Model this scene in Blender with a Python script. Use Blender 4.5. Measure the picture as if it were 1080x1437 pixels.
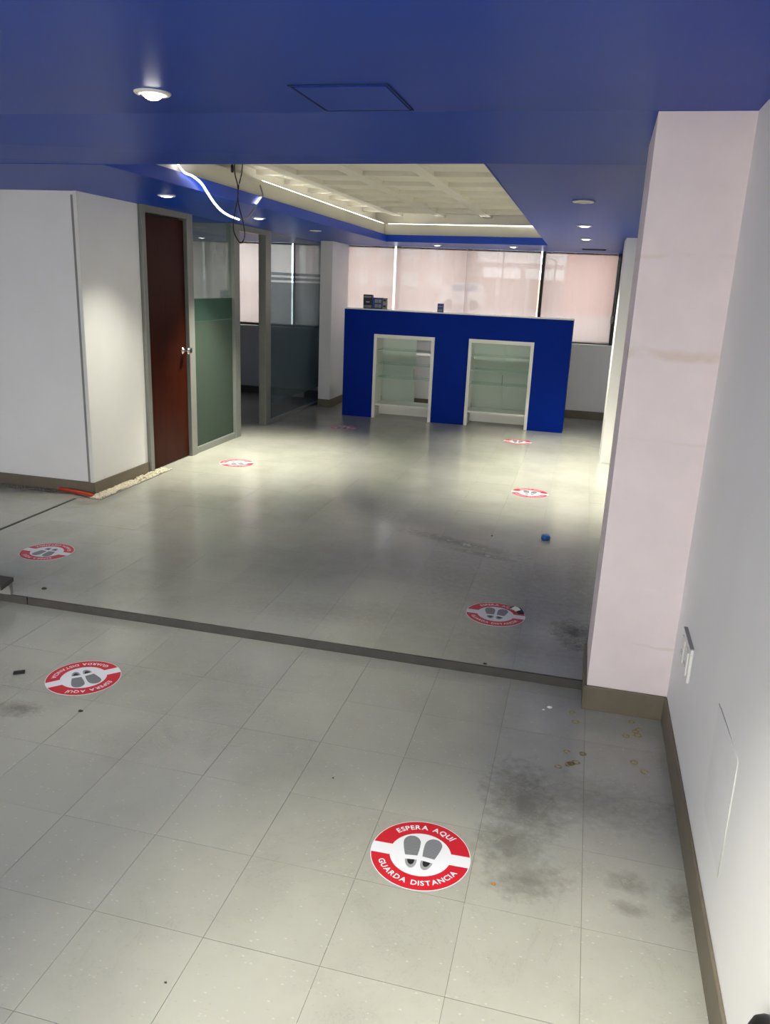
import bpy, bmesh, math, random
from mathutils import Vector, Matrix
random.seed(7)
for o in list(bpy.data.objects): bpy.data.objects.remove(o, do_unlink=True)
SC = bpy.context.scene
COL = SC.collection

# ------------------------------------------------------------------ camera
def _cam():
    yaw, pit, rol = 0.234606328, -0.2822774, 0.0435144071
    cy, sy, cp, sp = math.cos(yaw), math.sin(yaw), math.cos(pit), math.sin(pit)
    fwd = Vector((-sy*cp, cy*cp, sp)); right = Vector((cy, sy, 0)); up = right.cross(fwd)
    cr, sr = math.cos(rol), math.sin(rol)
    r2 = cr*right + sr*up; u2 = -sr*right + cr*up
    cd = bpy.data.cameras.new('camera'); cam = bpy.data.objects.new('camera', cd); COL.objects.link(cam)
    m = Matrix((r2, u2, -fwd)).transposed().to_4x4(); m.translation = Vector((0.461871, -2.0709415, 1.5866673))
    cam.matrix_world = m
    cd.sensor_fit = 'VERTICAL'; cd.sensor_height = 36.0; cd.lens = 1114.41/1437*36.0
    cd.clip_start = .05; cd.clip_end = 500
    SC.camera = cam
_cam()

# ------------------------------------------------------------------ world, exposure
W = bpy.data.worlds.new('overcast_sky'); SC.world = W; W.use_nodes = True
_bg = W.node_tree.nodes['Background']
_bg.inputs[0].default_value = (.99, .995, .97, 1); _bg.inputs[1].default_value = 6.9
SC.view_settings.view_transform = 'Standard'; SC.view_settings.look = 'None'
SC.view_settings.gamma = 1; SC.view_settings.use_curve_mapping = False
SC.view_settings.exposure = 0.0
SC.cycles.max_bounces = 10; SC.cycles.diffuse_bounces = 6; SC.cycles.glossy_bounces = 4
SC.cycles.transparent_max_bounces = 16; SC.cycles.transmission_bounces = 6
SC.cycles.sample_clamp_indirect = 6.0
SPOT_W = 78.0           # watts of one working downlight
LAMP_COL = (1.0, 0.985, 0.83)

# ------------------------------------------------------------------ materials
def s2l(c):
    return tuple(((v/255)/12.92 if v/255 <= .04045 else ((v/255+.055)/1.055)**2.4) for v in c)
def newmat(name):
    m = bpy.data.materials.new(name); m.use_nodes = True
    nt = m.node_tree; nt.nodes.clear()
    out = nt.nodes.new('ShaderNodeOutputMaterial')
    return m, nt, out
class N:
    def __init__(s, nt): s.nt = nt
    def __call__(s, t, **kw):
        n = s.nt.nodes.new('ShaderNode'+t)
        for k, v in kw.items():
            if k.startswith('i_'):
                key = k[2:]; key = int(key) if key.isdigit() else key.replace('_', ' ')
                n.inputs[key].default_value = v
            else: setattr(n, k, v)
        return n
    def L(s, a, b): s.nt.links.new(a, b)
    def math(s, op, a, b=None, clamp=False):
        n = s('Math', operation=op, use_clamp=clamp)
        for i, v in enumerate((a, b)):
            if v is None: continue
            if isinstance(v, (int, float)): n.inputs[i].default_value = v
            else: s.L(v, n.inputs[i])
        return n.outputs[0]
    def mix(s, f, a, b):
        n = s('MixRGB')
        for i, v in enumerate((f, a, b)):
            if isinstance(v, (int, float)): n.inputs[i].default_value = v
            elif isinstance(v, tuple): n.inputs[i].default_value = (*v[:3], 1)
            else: s.L(v, n.inputs[i])
        return n.outputs[0]
    def ramp(s, v, a, b, ca=0.0, cb=1.0):
        n = s('MapRange', clamp=True); s.L(v, n.inputs[0])
        n.inputs[1].default_value = a; n.inputs[2].default_value = b
        n.inputs[3].default_value = ca; n.inputs[4].default_value = cb
        return n.outputs[0]
def paint(name, rgb, rough=.55, var=.06, scale=6, spec=.4, bump=0.0, metal=0.0, fine=0.0, coat=0.0):
    """a painted, plastic or metal surface with slight mottling"""
    m, nt, out = newmat(name); n = N(nt)
    b = n('BsdfPrincipled'); c = s2l(rgb)
    g = n('NewGeometry')
    no = n('TexNoise', i_Scale=scale, i_Detail=4.0); n.L(g.outputs['Position'], no.inputs['Vector'])
    k = n.ramp(no.outputs[0], .3, .7, 1-var, 1+var)
    mul = n('VectorMath', operation='SCALE'); mul.inputs[0].default_value = c; n.L(k, mul.inputs['Scale'])
    n.L(mul.outputs[0], b.inputs['Base Color'])
    b.inputs['Roughness'].default_value = rough; b.inputs['Specular IOR Level'].default_value = spec
    b.inputs['Metallic'].default_value = metal; b.inputs['Coat Weight'].default_value = coat
    if bump:
        nb = n('TexNoise', i_Scale=fine or 120.0, i_Detail=3.0); n.L(g.outputs['Position'], nb.inputs['Vector'])
        bp = n('Bump', i_Strength=bump, i_Distance=.004); n.L(nb.outputs[0], bp.inputs['Height']); n.L(bp.outputs[0], b.inputs['Normal'])
    n.L(b.outputs[0], out.inputs[0])
    return m
def emit(name, rgb, strength):
    m, nt, out = newmat(name); n = N(nt)
    e = n('Emission'); e.inputs[0].default_value = (*rgb, 1); e.inputs[1].default_value = strength
    n.L(e.outputs[0], out.inputs[0]); return m
def glass(name, tint, gloss=.9, rough=0.0):
    m, nt, out = newmat(name); n = N(nt)
    t = n('BsdfTransparent'); t.inputs[0].default_value = (*tint, 1)
    g = n('BsdfGlossy'); g.inputs[0].default_value = (gloss,)*3+(1,); g.inputs['Roughness'].default_value = rough
    lw = n('LayerWeight', i_Blend=.5); fr = n.math('ADD', .035, n.math('MULTIPLY', .93, n.math('POWER', lw.outputs['Facing'], 5.0)))
    x = n('MixShader'); n.L(fr, x.inputs[0]); n.L(t.outputs[0], x.inputs[1]); n.L(g.outputs[0], x.inputs[2])
    n.L(x.outputs[0], out.inputs[0]); return m
def film(name, rgb, openness, tint, through=.5):
    """frosted film or woven screen: part see-through, part light-scattering"""
    m, nt, out = newmat(name); n = N(nt)
    c = s2l(rgb)
    d = n('BsdfDiffuse'); d.inputs[0].default_value = (*c, 1)
    t = n('BsdfTranslucent'); t.inputs[0].default_value = (*c, 1)
    x = n('MixShader', i_0=through); n.L(d.outputs[0], x.inputs[1]); n.L(t.outputs[0], x.inputs[2])
    tr = n('BsdfTransparent'); tr.inputs[0].default_value = (*tint, 1)
    y = n('MixShader', i_0=openness); n.L(x.outputs[0], y.inputs[1]); n.L(tr.outputs[0], y.inputs[2])
    n.L(y.outputs[0], out.inputs[0]); return m

def floor_mat(name, base):
    m, nt, out = newmat(name); n = N(nt)
    b = n('BsdfPrincipled'); g = n('NewGeometry'); oi = n('ObjectInfo')
    pos = g.outputs['Position']
    # vinyl tile chips: short streaks
    mp = n('Mapping'); mp.inputs['Scale'].default_value = (75, 130, 75); n.L(pos, mp.inputs[0])
    v = n('TexVoronoi', feature='F1', i_Scale=1.0); n.L(mp.outputs[0], v.inputs['Vector'])
    sep = n('SeparateColor'); n.L(v.outputs['Color'], sep.inputs[0])
    light = n.math('MULTIPLY', n.ramp(sep.outputs[0], .90, .93), n.ramp(v.outputs['Distance'], .35, .15))
    dark = n.math('MULTIPLY', n.ramp(sep.outputs[1], .90, .93), n.ramp(v.outputs['Distance'], .35, .15))
    c = s2l(base)
    r = n.ramp(oi.outputs['Random'], 0, 1, .97, 1.03)
    mul = n('VectorMath', operation='SCALE'); mul.inputs[0].default_value = c; n.L(r, mul.inputs['Scale'])
    col = mul.outputs[0]
    col = n.mix(n.math('MULTIPLY', light, .22), col, s2l((236, 234, 226)))
    col = n.mix(n.math('MULTIPLY', dark, .22), col, s2l((140, 134, 120)))
    # broad grime
    no = n('TexNoise', i_Scale=1.3, i_Detail=6.0, i_Roughness=.62); n.L(pos, no.inputs['Vector'])
    gr = n.ramp(no.outputs[0], .45, .78, 0, .28)
    no2 = n('TexNoise', i_Scale=9.0, i_Detail=6.0, i_Roughness=.7); n.L(pos, no2.inputs['Vector'])
    no3 = n('TexNoise', i_Scale=30.0, i_Detail=5.0, i_Roughness=.65); n.L(pos, no3.inputs['Vector'])
    # stains with their own shape and place: (x, y, rx, ry, rotation, strength)
    tot = gr
    stains = [(.43, .19, .13, .20, .2, .75), (.40, -.04, .11, .13, 0, .7), (.46, -.17, .13, .09, .4, .65),
              (.62, .25, .30, .14, 0, .45), (.735, -.10, .07, .05, 0, .55), (.74, -.20, .06, .03, 0, .5),
              (-.15, 2.62, .42, .07, -.35, .62), (.02, 2.45, .25, .05, -.3, .6), (-.84, 3.15, .12, .3, .5, .35),
              (.55, 1.50, .10, .13, 0, 1.2), (.57, 1.34, .08, .05, 0, 1.1), (-1.45, .17, .10, .06, .2, .7),
              (.88, -.14, .05, .10, 0, .6), (.3, 1.25, .4, .16, 0, .3), (-.6, 1.35, .5, .15, .1, .25), (.2, 2.0, .45, .5, 0, .35), (.57, 2.1, .10, .5, 0, .5)]
    for (x, y, rx, ry, a, k) in stains:
        mp = n('Mapping', vector_type='TEXTURE'); mp.inputs['Location'].default_value = (x, y, 0)
        mp.inputs['Rotation'].default_value = (0, 0, a); mp.inputs['Scale'].default_value = (rx, ry, 10)
        n.L(pos, mp.inputs[0])
        ln = n('VectorMath', operation='LENGTH'); n.L(mp.outputs[0], ln.inputs[0])
        d = n.math('ADD', ln.outputs['Value'], n.ramp(no3.outputs[0], .2, .8, -.6, .6))
        tot = n.math('MAXIMUM', tot, n.ramp(d, 1.25, .1, 0, k*.8))
    col = n.mix(tot, col, s2l((64, 60, 52)))
    # scuffs
    wv = n('TexNoise', i_Scale=3.0, i_Detail=8.0, i_Roughness=.75, i_Distortion=1.8); n.L(pos, wv.inputs['Vector'])
    sc_ = n.math('SUBTRACT', 1.0, n.ramp(n.math('ABSOLUTE', n.math('SUBTRACT', wv.outputs[0], .5)), 0, .006))
    sc_ = n.math('MULTIPLY', sc_, n.ramp(no.outputs[0], .48, .6, 0, .35))
    col = n.mix(sc_, col, s2l((100, 96, 88)))
    n.L(col, b.inputs['Base Color'])
    n.L(n.math('ADD', n.ramp(no2.outputs[0], .3, .7, .13, .19), n.math('MULTIPLY', tot, .25)), b.inputs['Roughness'])
    b.inputs['Specular IOR Level'].default_value = .5
    nb = n('TexNoise', i_Scale=14.0, i_Detail=2.0); n.L(pos, nb.inputs['Vector'])
    bp = n('Bump', i_Strength=.06, i_Distance=.004); n.L(nb.outputs[0], bp.inputs['Height']); n.L(bp.outputs[0], b.inputs['Normal'])
    n.L(b.outputs[0], out.inputs[0]); return m

def wood_mat(name, a, b_):
    m, nt, out = newmat(name); n = N(nt); b = n('BsdfPrincipled'); g = n('NewGeometry')
    mp = n('Mapping'); mp.inputs['Scale'].default_value = (30, 30, 1.6); n.L(g.outputs['Position'], mp.inputs[0])
    no = n('TexNoise', i_Scale=1.0, i_Detail=6.0, i_Distortion=.6); n.L(mp.outputs[0], no.inputs['Vector'])
    n.L(n.mix(n.ramp(no.outputs[0], .35, .65), s2l(a), s2l(b_)), b.inputs['Base Color'])
    b.inputs['Roughness'].default_value = .42; b.inputs['Specular IOR Level'].default_value = .09; n.L(b.outputs[0], out.inputs[0]); return m
def pillar_mat(name, rgb):
    m, nt, out = newmat(name); n = N(nt); b = n('BsdfPrincipled'); g = n('NewGeometry')
    sp = n('SeparateXYZ'); n.L(g.outputs['Position'], sp.inputs[0])
    no = n('TexNoise', i_Scale=8.0, i_Detail=4.0); n.L(g.outputs['Position'], no.inputs['Vector'])
    col = n.mix(n.ramp(no.outputs[0], .3, .7), s2l(rgb), s2l(tuple(min(255, v*1.03) for v in rgb)))
    wob = n.ramp(no.outputs[0], .3, .7, -.012, .012)
    tot = None
    for z, hw, k in ((1.71, .010, .16), (1.385, .024, .32), (1.08, .008, .16), (.30, .007, .22)):   # old tape-glue lines
        d = n.math('ABSOLUTE', n.math('ADD', n.math('SUBTRACT', sp.outputs[2], z), wob))
        v = n.math('MULTIPLY', n.ramp(d, hw, hw*.3, 0, k), n.ramp(no.outputs[0], .38, .55))
        tot = v if tot is None else n.math('MAXIMUM', tot, v)
    n.L(n.mix(tot, col, s2l((196, 172, 128))), b.inputs['Base Color'])
    b.inputs['Roughness'].default_value = .6; n.L(b.outputs[0], out.inputs[0]); return m

M = {}
M['floor'] = floor_mat('vinyl_tile', (168, 167, 157))
M['joint'] = paint('tile_joint', (112, 108, 98), .8)
M['riser'] = paint('grey_rubber', (74, 72, 68), .7, .12, 14)
M['wall'] = paint('white_wall', (238, 236, 234), .6, .02, 3, bump=.05)
M['pillar'] = pillar_mat('pink_white_pillar', (234, 220, 220))
M['base'] = paint('taupe_baseboard', (114, 105, 90), .5, .08, 10)
M['blue'] = paint('blue_ceiling', (0, 62, 168), .36, .05, 2.5, spec=.11)
M['bluefascia'] = paint('bright_blue', (10, 66, 190), .45, .03, 3)
M['slab'] = paint('white_slab', (222, 218, 204), .75, .04, 2)
M['alu'] = paint('grey_aluminium', (134, 135, 130), .42, .04, 20, metal=.25)
M['dark'] = paint('dark_frame', (46, 42, 42), .5)
M['white'] = paint('white_laminate', (232, 230, 224), .4, .02)
M['wood'] = wood_mat('cherry_door', (46, 13, 3), (56, 18, 5))
M['chrome'] = paint('satin_metal', (200, 194, 186), .22, .02, metal=1.0)
M['glass'] = glass('partition_glass', (.82, .89, .86))
M['glass2'] = glass('partition_glass_smoked', (.72, .78, .80))
M['tinted'] = glass('tinted_shop_glass', (.95, .95, .93))
M['clear'] = glass('window_glass', (.93, .95, .95))
M['shelf'] = glass('shelf_glass', (.78, .90, .85))
M['edge'] = paint('glass_edge', (150, 176, 164), .2, .02)
M['frost'] = film('frosted_film', (98, 111, 101), .5, (.73, .78, .74))
M['frostband'] = film('frosted_film_band', (84, 108, 98), .5, (.62, .72, .68))
M['frost2'] = film('frosted_film_smoked', (134, 148, 152), .70, (.86, .90, .92))
M['blind'] = film('screen_blind', (137, 124, 122), .045, (.98, .95, .94), .72)
M['counter'] = paint('counter_blue', (0, 38, 138), .5, .05, 3, spec=.06)
M['lamp'] = emit('lamp_glow', (1, .97, .9), 14)
M['led'] = emit('led_glow', (1, .98, .94), 9)
M['led2'] = emit('led_cove_glow', (1, .97, .86), 11)
M['lampoff'] = paint('lamp_unlit', (196, 196, 190), .4)
M['black'] = paint('black_rubber', (24, 23, 24), .45)
M['red'] = paint('sticker_red', (196, 30, 44), .35, .03, 30)
M['stwhite'] = paint('sticker_white', (226, 226, 232), .35, .02)
M['stgrey'] = paint('print_grey', (112, 114, 118), .4, .03)
M['stdark'] = paint('print_dark', (34, 34, 38), .4)
M['conduit'] = paint('orange_red_conduit', (190, 62, 34), .5, .1, 30)
M['pebble'] = paint('white_pebble', (222, 212, 188), .7, .18, 60)
M['pebble_shade'] = paint('shaded_pebble', (120, 112, 102), .8, .25, 60)  # gravel colour darkened to carry the shade along the wall foot
M['bluecap'] = paint('blue_plastic', (18, 92, 170), .3)
M['glue'] = paint('yellow_glue', (150, 132, 58), .5, .2, 80)
M['paper'] = paint('white_paper', (236, 236, 232), .8)
M['crumb'] = paint('dark_crumb', (52, 46, 40), .8)
M['orange'] = paint('orange_crumb', (176, 112, 40), .7)
M['navy'] = paint('navy_print', (18, 22, 54), .4)
M['royal'] = paint('royal_print', (24, 58, 150), .4)
M['grey'] = paint('grey_card', (140, 140, 136), .6)
M['beige_out'] = paint('beige_facade', (222, 200, 190), .9, .05, .4)
M['pink_out'] = paint('pink_facade', (222, 150, 130), .9, .04, .4)
M['cream_out'] = paint('cream_wall', (206, 186, 164), .9, .05, .5)
M['white_out'] = paint('white_paint_outside', (240, 240, 240), .6)
M['street'] = paint('pale_concrete', (206, 202, 200), .9, .06, .3)
M['carglass'] = paint('car_window', (120, 150, 190), .1)
M['roomwall'] = paint('grey_room_wall', (150, 150, 156), .7, .03)
M['roomfloor'] = paint('grey_room_floor', (120, 118, 112), .45, .06, 5)
M['plaster'] = paint('patched_plaster', (233, 231, 229), .75, .03, 8, bump=.12, fine=60)

# ------------------------------------------------------------------ mesh helpers
def setp(o, label=None, cat=None, group=None, kind=None):
    if label: o['label'] = label
    if cat: o['category'] = cat
    if group: o['group'] = group
    if kind: o['kind'] = kind
    return o
def empty(name, loc):
    o = bpy.data.objects.new(name, None); COL.objects.link(o); o.location = loc
    o.empty_display_size = .05
    return o
def mesh_data(name, verts, faces, mat, smooth=False):
    me = bpy.data.meshes.new(name); me.from_pydata([tuple(v) for v in verts], [], faces)
    me.materials.append(mat)
    if smooth:
        for f in me.polygons: f.use_smooth = True
    me.update(); return me
def link(name, me, parent=None, loc=None):
    o = bpy.data.objects.new(name, me); COL.objects.link(o)
    if parent: o.parent = parent
    if loc is not None: o.location = loc
    return o
class MB:
    """collects shapes in world coordinates; build() makes one mesh object"""
    def __init__(s): s.v = []; s.f = []; s.sm = set()
    def add(s, vs, fs):
        k = len(s.v); s.v += [Vector(v) for v in vs]; s.f += [[i+k for i in f] for f in fs]; return s
    def box(s, a, b, bev=0.0):
        x0, y0, z0 = (min(a[i], b[i]) for i in range(3)); x1, y1, z1 = (max(a[i], b[i]) for i in range(3))
        if not bev:
            return s.add([(x0,y0,z0),(x1,y0,z0),(x1,y1,z0),(x0,y1,z0),(x0,y0,z1),(x1,y0,z1),(x1,y1,z1),(x0,y1,z1)],
                         [(0,3,2,1),(4,5,6,7),(0,1,5,4),(1,2,6,5),(2,3,7,6),(3,0,4,7)])
        bm = bmesh.new(); bmesh.ops.create_cube(bm, size=1)
        for v in bm.verts: v.co = Vector(((x0+x1)/2+v.co.x*(x1-x0), (y0+y1)/2+v.co.y*(y1-y0), (z0+z1)/2+v.co.z*(z1-z0)))
        bmesh.ops.bevel(bm, geom=bm.edges[:], offset=bev, segments=2, affect='EDGES', profile=.5)
        return s.bm(bm)
    def bm(s, bm):
        bm.verts.index_update()
        s.add([v.co.copy() for v in bm.verts], [[v.index for v in f.verts] for f in bm.faces]); bm.free(); return s
    def prism(s, poly, z0, z1):
        """poly of (x,y), anticlockwise; z0/z1 numbers or functions of (x,y)"""
        n = len(poly); q = lambda z, x, y: z(x, y) if callable(z) else z
        vs = [(x, y, q(z0, x, y)) for x, y in poly]+[(x, y, q(z1, x, y)) for x, y in poly]
        fs = [tuple(range(n-1, -1, -1)), tuple(range(n, 2*n))]+[(i, (i+1) % n, n+(i+1) % n, n+i) for i in range(n)]
        return s.add(vs, fs)
    def lathe(s, prof, c, axis='z', n=24, cap=True):
        c = Vector(c); vs = []; fs = []
        for r, h in prof:
            for k in range(n):
                a = 2*math.pi*k/n; p = (r*math.cos(a), r*math.sin(a), h)
                if axis == 'x': p = (p[2], p[0], p[1])
                elif axis == 'y': p = (p[1], p[2], p[0])
                vs.append(c+Vector(p))
        for i in range(len(prof)-1):
            for k in range(n):
                fs.append((i*n+k, i*n+(k+1) % n, (i+1)*n+(k+1) % n, (i+1)*n+k))
        if cap: fs.append(tuple(range(n-1, -1, -1))); fs.append(tuple(range((len(prof)-1)*n, len(prof)*n)))
        return s.add(vs, fs)
    def tube(s, pts, r, n=8, flat=None):
        """tube along pts; flat=(w,t) makes a ribbon cross-section instead"""
        pts = [Vector(p) for p in pts]; vs = []; fs = []
        up0 = Vector((0, 0, 1))
        for i, p in enumerate(pts):
            t = (pts[min(i+1, len(pts)-1)]-pts[max(i-1, 0)]).normalized()
            ref = up0 if abs(t.dot(up0)) < .95 else Vector((1, 0, 0))
            a = t.cross(ref).normalized(); b = a.cross(t).normalized()
            if flat:
                w, h = flat; ring = [(-w, -h), (w, -h), (w, h), (-w, h)]
                vs += [p+a*x+b*y for x, y in ring]; m = 4
            else:
                vs += [p+a*r*math.cos(2*math.pi*k/n)+b*r*math.sin(2*math.pi*k/n) for k in range(n)]; m = n
        for i in range(len(pts)-1):
            for k in range(m): fs.append((i*m+k, i*m+(k+1) % m, (i+1)*m+(k+1) % m, (i+1)*m+k))
        fs.append(tuple(range(m-1, -1, -1))); fs.append(tuple(range((len(pts)-1)*m, len(pts)*m)))
        return s.add(vs, fs)
    def build(s, name, mat, parent=None, smooth=False, origin=None):
        if parent is not None: o0 = Vector(parent.location); q = parent.parent
        else: o0 = None; q = None
        while q is not None: o0 = o0+Vector(q.location); q = q.parent
        if origin is not None: org = Vector(origin)
        elif parent is None:
            xs = [v.x for v in s.v]; ys = [v.y for v in s.v]; zs = [v.z for v in s.v]
            org = Vector(((min(xs)+max(xs))/2, (min(ys)+max(ys))/2, min(zs)))
        else: org = o0
        me = mesh_data(name, [v-org for v in s.v], s.f, mat, smooth)
        bm = bmesh.new(); bm.from_mesh(me); bmesh.ops.recalc_face_normals(bm, faces=bm.faces[:]); bm.to_mesh(me); bm.free()
        return link(name, me, parent, org-(o0 if o0 is not None else Vector()))
def bez(pts, n=10):
    """Catmull-Rom through pts"""
    P = [Vector(p) for p in pts]; P = [2*P[0]-P[1]]+P+[2*P[-1]-P[-2]]; out = []
    for i in range(1, len(P)-2):
        for k in range(n):
            t = k/n; a, b, c, d = P[i-1], P[i], P[i+1], P[i+2]
            out.append(.5*((2*b)+(c-a)*t+(2*a-5*b+4*c-d)*t*t+(3*b-a-3*c+d)*t**3))
    return out+[P[-2]]

# ------------------------------------------------------------------ dimensions
ZU = .038                       # raised floor level
XR = .905                       # right wall
XG = -2.81                      # left partition line
YS = 1.005                      # edge of the raised floor
YB = 8.13                       # back wall
YF = -3.4                       # front wall behind the viewer
XW = -5.6                       # far left wall
T = .305
def zc(y):
    if y <= .85: return 2.148
    if y <= 1.55: return 2.148-(y-.85)/.7*.073
    return 2.075-.0095*(y-1.55)
STRUCT = 'structure'

# ------------------------------------------------------------------ floors
fl = MB().box((XW, YF, -.2), (XR, YS, -.0025)).build('floor', M['joint']); setp(fl, 'pale grey vinyl tile floor in front of the step', kind=STRUCT)
fu = MB().box((XW, YS+.012, -.2), (XR, YB, ZU-.0025)).build('floor_raised', M['joint']); setp(fu, 'pale vinyl tile floor beyond the dark step edge', kind=STRUCT)
_tc = {}
def tile_mesh(w, d, gp):
    key = (round(w, 3), round(d, 3), gp)
    if key not in _tc:
        x, y = w/2-gp, d/2-gp; b = .0003; h = .004
        vs = [(-x,-y,-h),(x,-y,-h),(x,y,-h),(-x,y,-h),(-x,-y,-b*.3),(x,-y,-b*.3),(x,y,-b*.3),(-x,y,-b*.3),
              (-x+b,-y+b,0),(x-b,-y+b,0),(x-b,y-b,0),(-x+b,y-b,0)]
        fs = [(0,1,5,4),(1,2,6,5),(2,3,7,6),(3,0,4,7),(4,5,9,8),(5,6,10,9),(6,7,11,10),(7,4,8,11),(8,9,10,11)]
        _tc[key] = mesh_data('floor_tile', vs, fs, M['floor'])
    return _tc[key]
def tiles(parent, x0, x1, y0, y1, z, ox, oy, count_limit=300, seen=None, gap=.0006):
    """lay whole and cut tiles on a grid of pitch T through (ox, oy)"""
    spots = []
    i0 = math.floor((x0-ox)/T+1e-6); i1 = math.ceil((x1-ox)/T-1e-6); j0 = math.floor((y0-oy)/T+1e-6); j1 = math.ceil((y1-oy)/T-1e-6)
    for j in range(j0, j1):
        for i in range(i0, i1):
            a, b = max(x0, ox+i*T), min(x1, ox+(i+1)*T); c, d = max(y0, oy+j*T), min(y1, oy+(j+1)*T)
            if b-a < .01 or d-c < .01: continue
            spots.append((a, b, c, d))
    vis = [s for s in spots if seen is None or seen(*s)]
    vis.sort(key=lambda s: s[2]); near = vis[:count_limit]; ns = set(near); rest = [s for s in spots if s not in ns]
    pl = parent.location
    for a, b, c, d in near:
        o = link('floor_tile', tile_mesh(b-a, d-c, gap), parent)
        o.location = ((a+b)/2-pl.x, (c+d)/2-pl.y, z-pl.z+random.uniform(-.0003, .0003))
        o.rotation_euler = (random.gauss(0, .0007), random.gauss(0, .0007), 0)
    if rest:
        mb = MB()
        for a, b, c, d in rest:
            g = gap
            mb.box((a+g, c+g, z-.004), (b-g, d-g, z))
        o = mb.build('floor_tiles_beyond', M['floor'], parent); o['kind'] = 'stuff'
def seen_front(a, b, c, d):
    return d > -1.05 and b > -.62-(c+1.05)*.9-.6
tiles(fl, XW, XR, YF, YS, 0, 0, 0, 300, seen_front)
tiles(fu, XW, XR, YS+.012, YB, ZU, 0, 0, 300, lambda a, b, c, d: b > -2.95 and a < XR and not (a > .6 and c < 2.2), .0003)
# step edge, laid in lengths with a joint
for k, (a, b) in enumerate(((XW, -3.6), (-3.6, -2.045), (-2.04, .598))):
    if k == 0: tr = empty('trim_1', (-2.0, YS, 0)); setp(tr, 'dark grey rubber edging along the floor step', kind=STRUCT)
    MB().box((a, YS-.002, 0), (b, YS+.0115, ZU+.001), .002).build('edging_length', M['riser'], tr)

# ------------------------------------------------------------------ walls
def struct(mb, name, mat, label=None):
    o = mb.build(name, mat); setp(o, label, kind=STRUCT); return o
TOP = 2.75
wr = struct(MB().box((XR, YF, -.2), (XR+.2, YB+.2, TOP)), 'wall_right', M['wall'], 'plain white wall on the right')
struct(MB().box((XW-.2, YF, -.2), (XW, YB+.2, TOP)), 'wall_far_left', M['wall'])
# unseen shop front, inferred: wide glazed opening added for its daylight
struct(MB().box((XW, YF-.2, -.2), (-4.6, YF, TOP)).box((XR-.1, YF-.2, -.2), (XR+.2, YF, TOP)).box((-4.6, YF-.2, 2.1), (XR-.1, YF, TOP)).box((-4.6, YF-.2, -.2), (XR-.1, YF, .5)), 'wall_front', M['wall'])
w0 = empty('window_3', (-1.9, YF-.1, .5)); setp(w0, 'inferred shop-front glazing behind the viewer, added for daylight', kind=STRUCT)
for k in range(4):
    a = -4.6+k*1.35; b = a+1.35 if k < 3 else XR-.1
    MB().box((a+.03, YF-.105, .53), (b-.03, YF-.095, 2.07)).build('pane', M['tinted'], w0)
    MB().box((a-.03, YF-.13, .5), (a+.03, YF-.07, 2.1)).build('mullion', M['alu'], w0)
# back wall with two long window openings
WZ0, WZ1 = .955, 2.075
struct(MB().box((XW, YB, -.2), (XR, YB+.2, WZ0-.03)).box((XW, YB, WZ1), (XR, YB+.2, TOP)).box((XW, YB, WZ0-.03), (-4.75, YB+.2, WZ1))
       .box((-2.95, YB, WZ0-.03), (-2.66, YB+.2, WZ1)).box((.775, YB, WZ0-.03), (XR, YB+.2, WZ1)), 'wall_back', M['wall'], 'white wall under and around the rear windows')
def window(name, x0, x1, mull, label):
    w = empty(name, ((x0+x1)/2, YB+.1, WZ0)); setp(w, label, kind=STRUCT)
    MB().box((x0, YB-.02, WZ0-.03), (x1, YB+.2, WZ0-.005)).build('sill', M['white'], w)
    e = [x0]+[m for m, _ in mull]+[x1]
    MB().box((x0, YB+.05, WZ0-.005), (x1, YB+.11, WZ0+.03)).box((x0, YB+.05, WZ1-.03), (x1, YB+.11, WZ1)).build('window_frame', M['dark'], w)
    for a, b in zip(e[:-1], e[1:]): MB().box((a, YB+.075, WZ0+.03), (b, YB+.083, WZ1-.03)).build('pane', M['clear'], w)
    for m, hw in mull+[(x0+.015, .015), (x1-.03, .03)]: MB().box((m-hw, YB+.04, WZ0), (m+hw, YB+.12, WZ1)).build('mullion', M['dark'], w)
    return w
window('window_1', -2.66, .775, [(-1.958, .012), (-1.07, .014), (-.145, .022)], 'long dark-framed window behind the blue counter')
window('window_2', -4.75, -2.95, [(-4.2, .018), (-3.75, .018), (-3.33, .03)], 'dark-framed window in the room beyond the open doorway')
def blind(x0, x1, zb, label, group, chain=False, y=YB-.045):
    b = empty('roller_blind', ((x0+x1)/2, y, zb)); setp(b, label, 'blind', group)
    n = 12; vs = []; fs = []
    for i in range(n+1):
        x = x0+(x1-x0)*i/n; yy = y+.003*math.sin(i*1.7)
        vs += [(x, yy, zb), (x, yy, zc(YB)-.004)]
    for i in range(n): fs.append((2*i, 2*i+2, 2*i+3, 2*i+1))
    mb = MB(); mb.add(vs, fs); o = mb.build('screen_fabric', M['blind'], b)
    MB().tube([(x0, y, zb-.006), (x1, y, zb-.006)], .009).build('hem_bar', M['grey'], b, True)
    MB().tube([(x0, y+.014, zc(YB)-.013), (x1, y+.014, zc(YB)-.013)], .012, 10).build('roller', M['white'], b, True)
    if chain:
        MB().tube(bez([(x1+.012, y, 1.98), (x1+.006, y-.005, 1.6), (x1+.0, y-.005, 1.28), (x1+.012, y-.005, 1.25), (x1+.022, y-.005, 1.3), (x1+.02, y, 1.98)]), .004, 6).build('pull_chain', M['grey'], b, True)
        MB().box((x1-.012, y-.015, 1.21), (x1+.016, y+.002, 1.30), .004).build('chain_weight', M['grey'], b)
    return b
G = 'screen roller blinds over the rear windows'
blind(-2.655, -1.988, .965, 'pale screen blind next to the left rear pillar', G)
blind(-1.962, -1.071, .965, 'pale screen blind left of the thin beige window mullion', G)
blind(-1.069, -.178, .965, 'pale screen blind right of the thin beige window mullion', G)
blind(-.123, .718, .975, 'pale screen blind with pull chain at the right end of the rear window', G, True)
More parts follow.
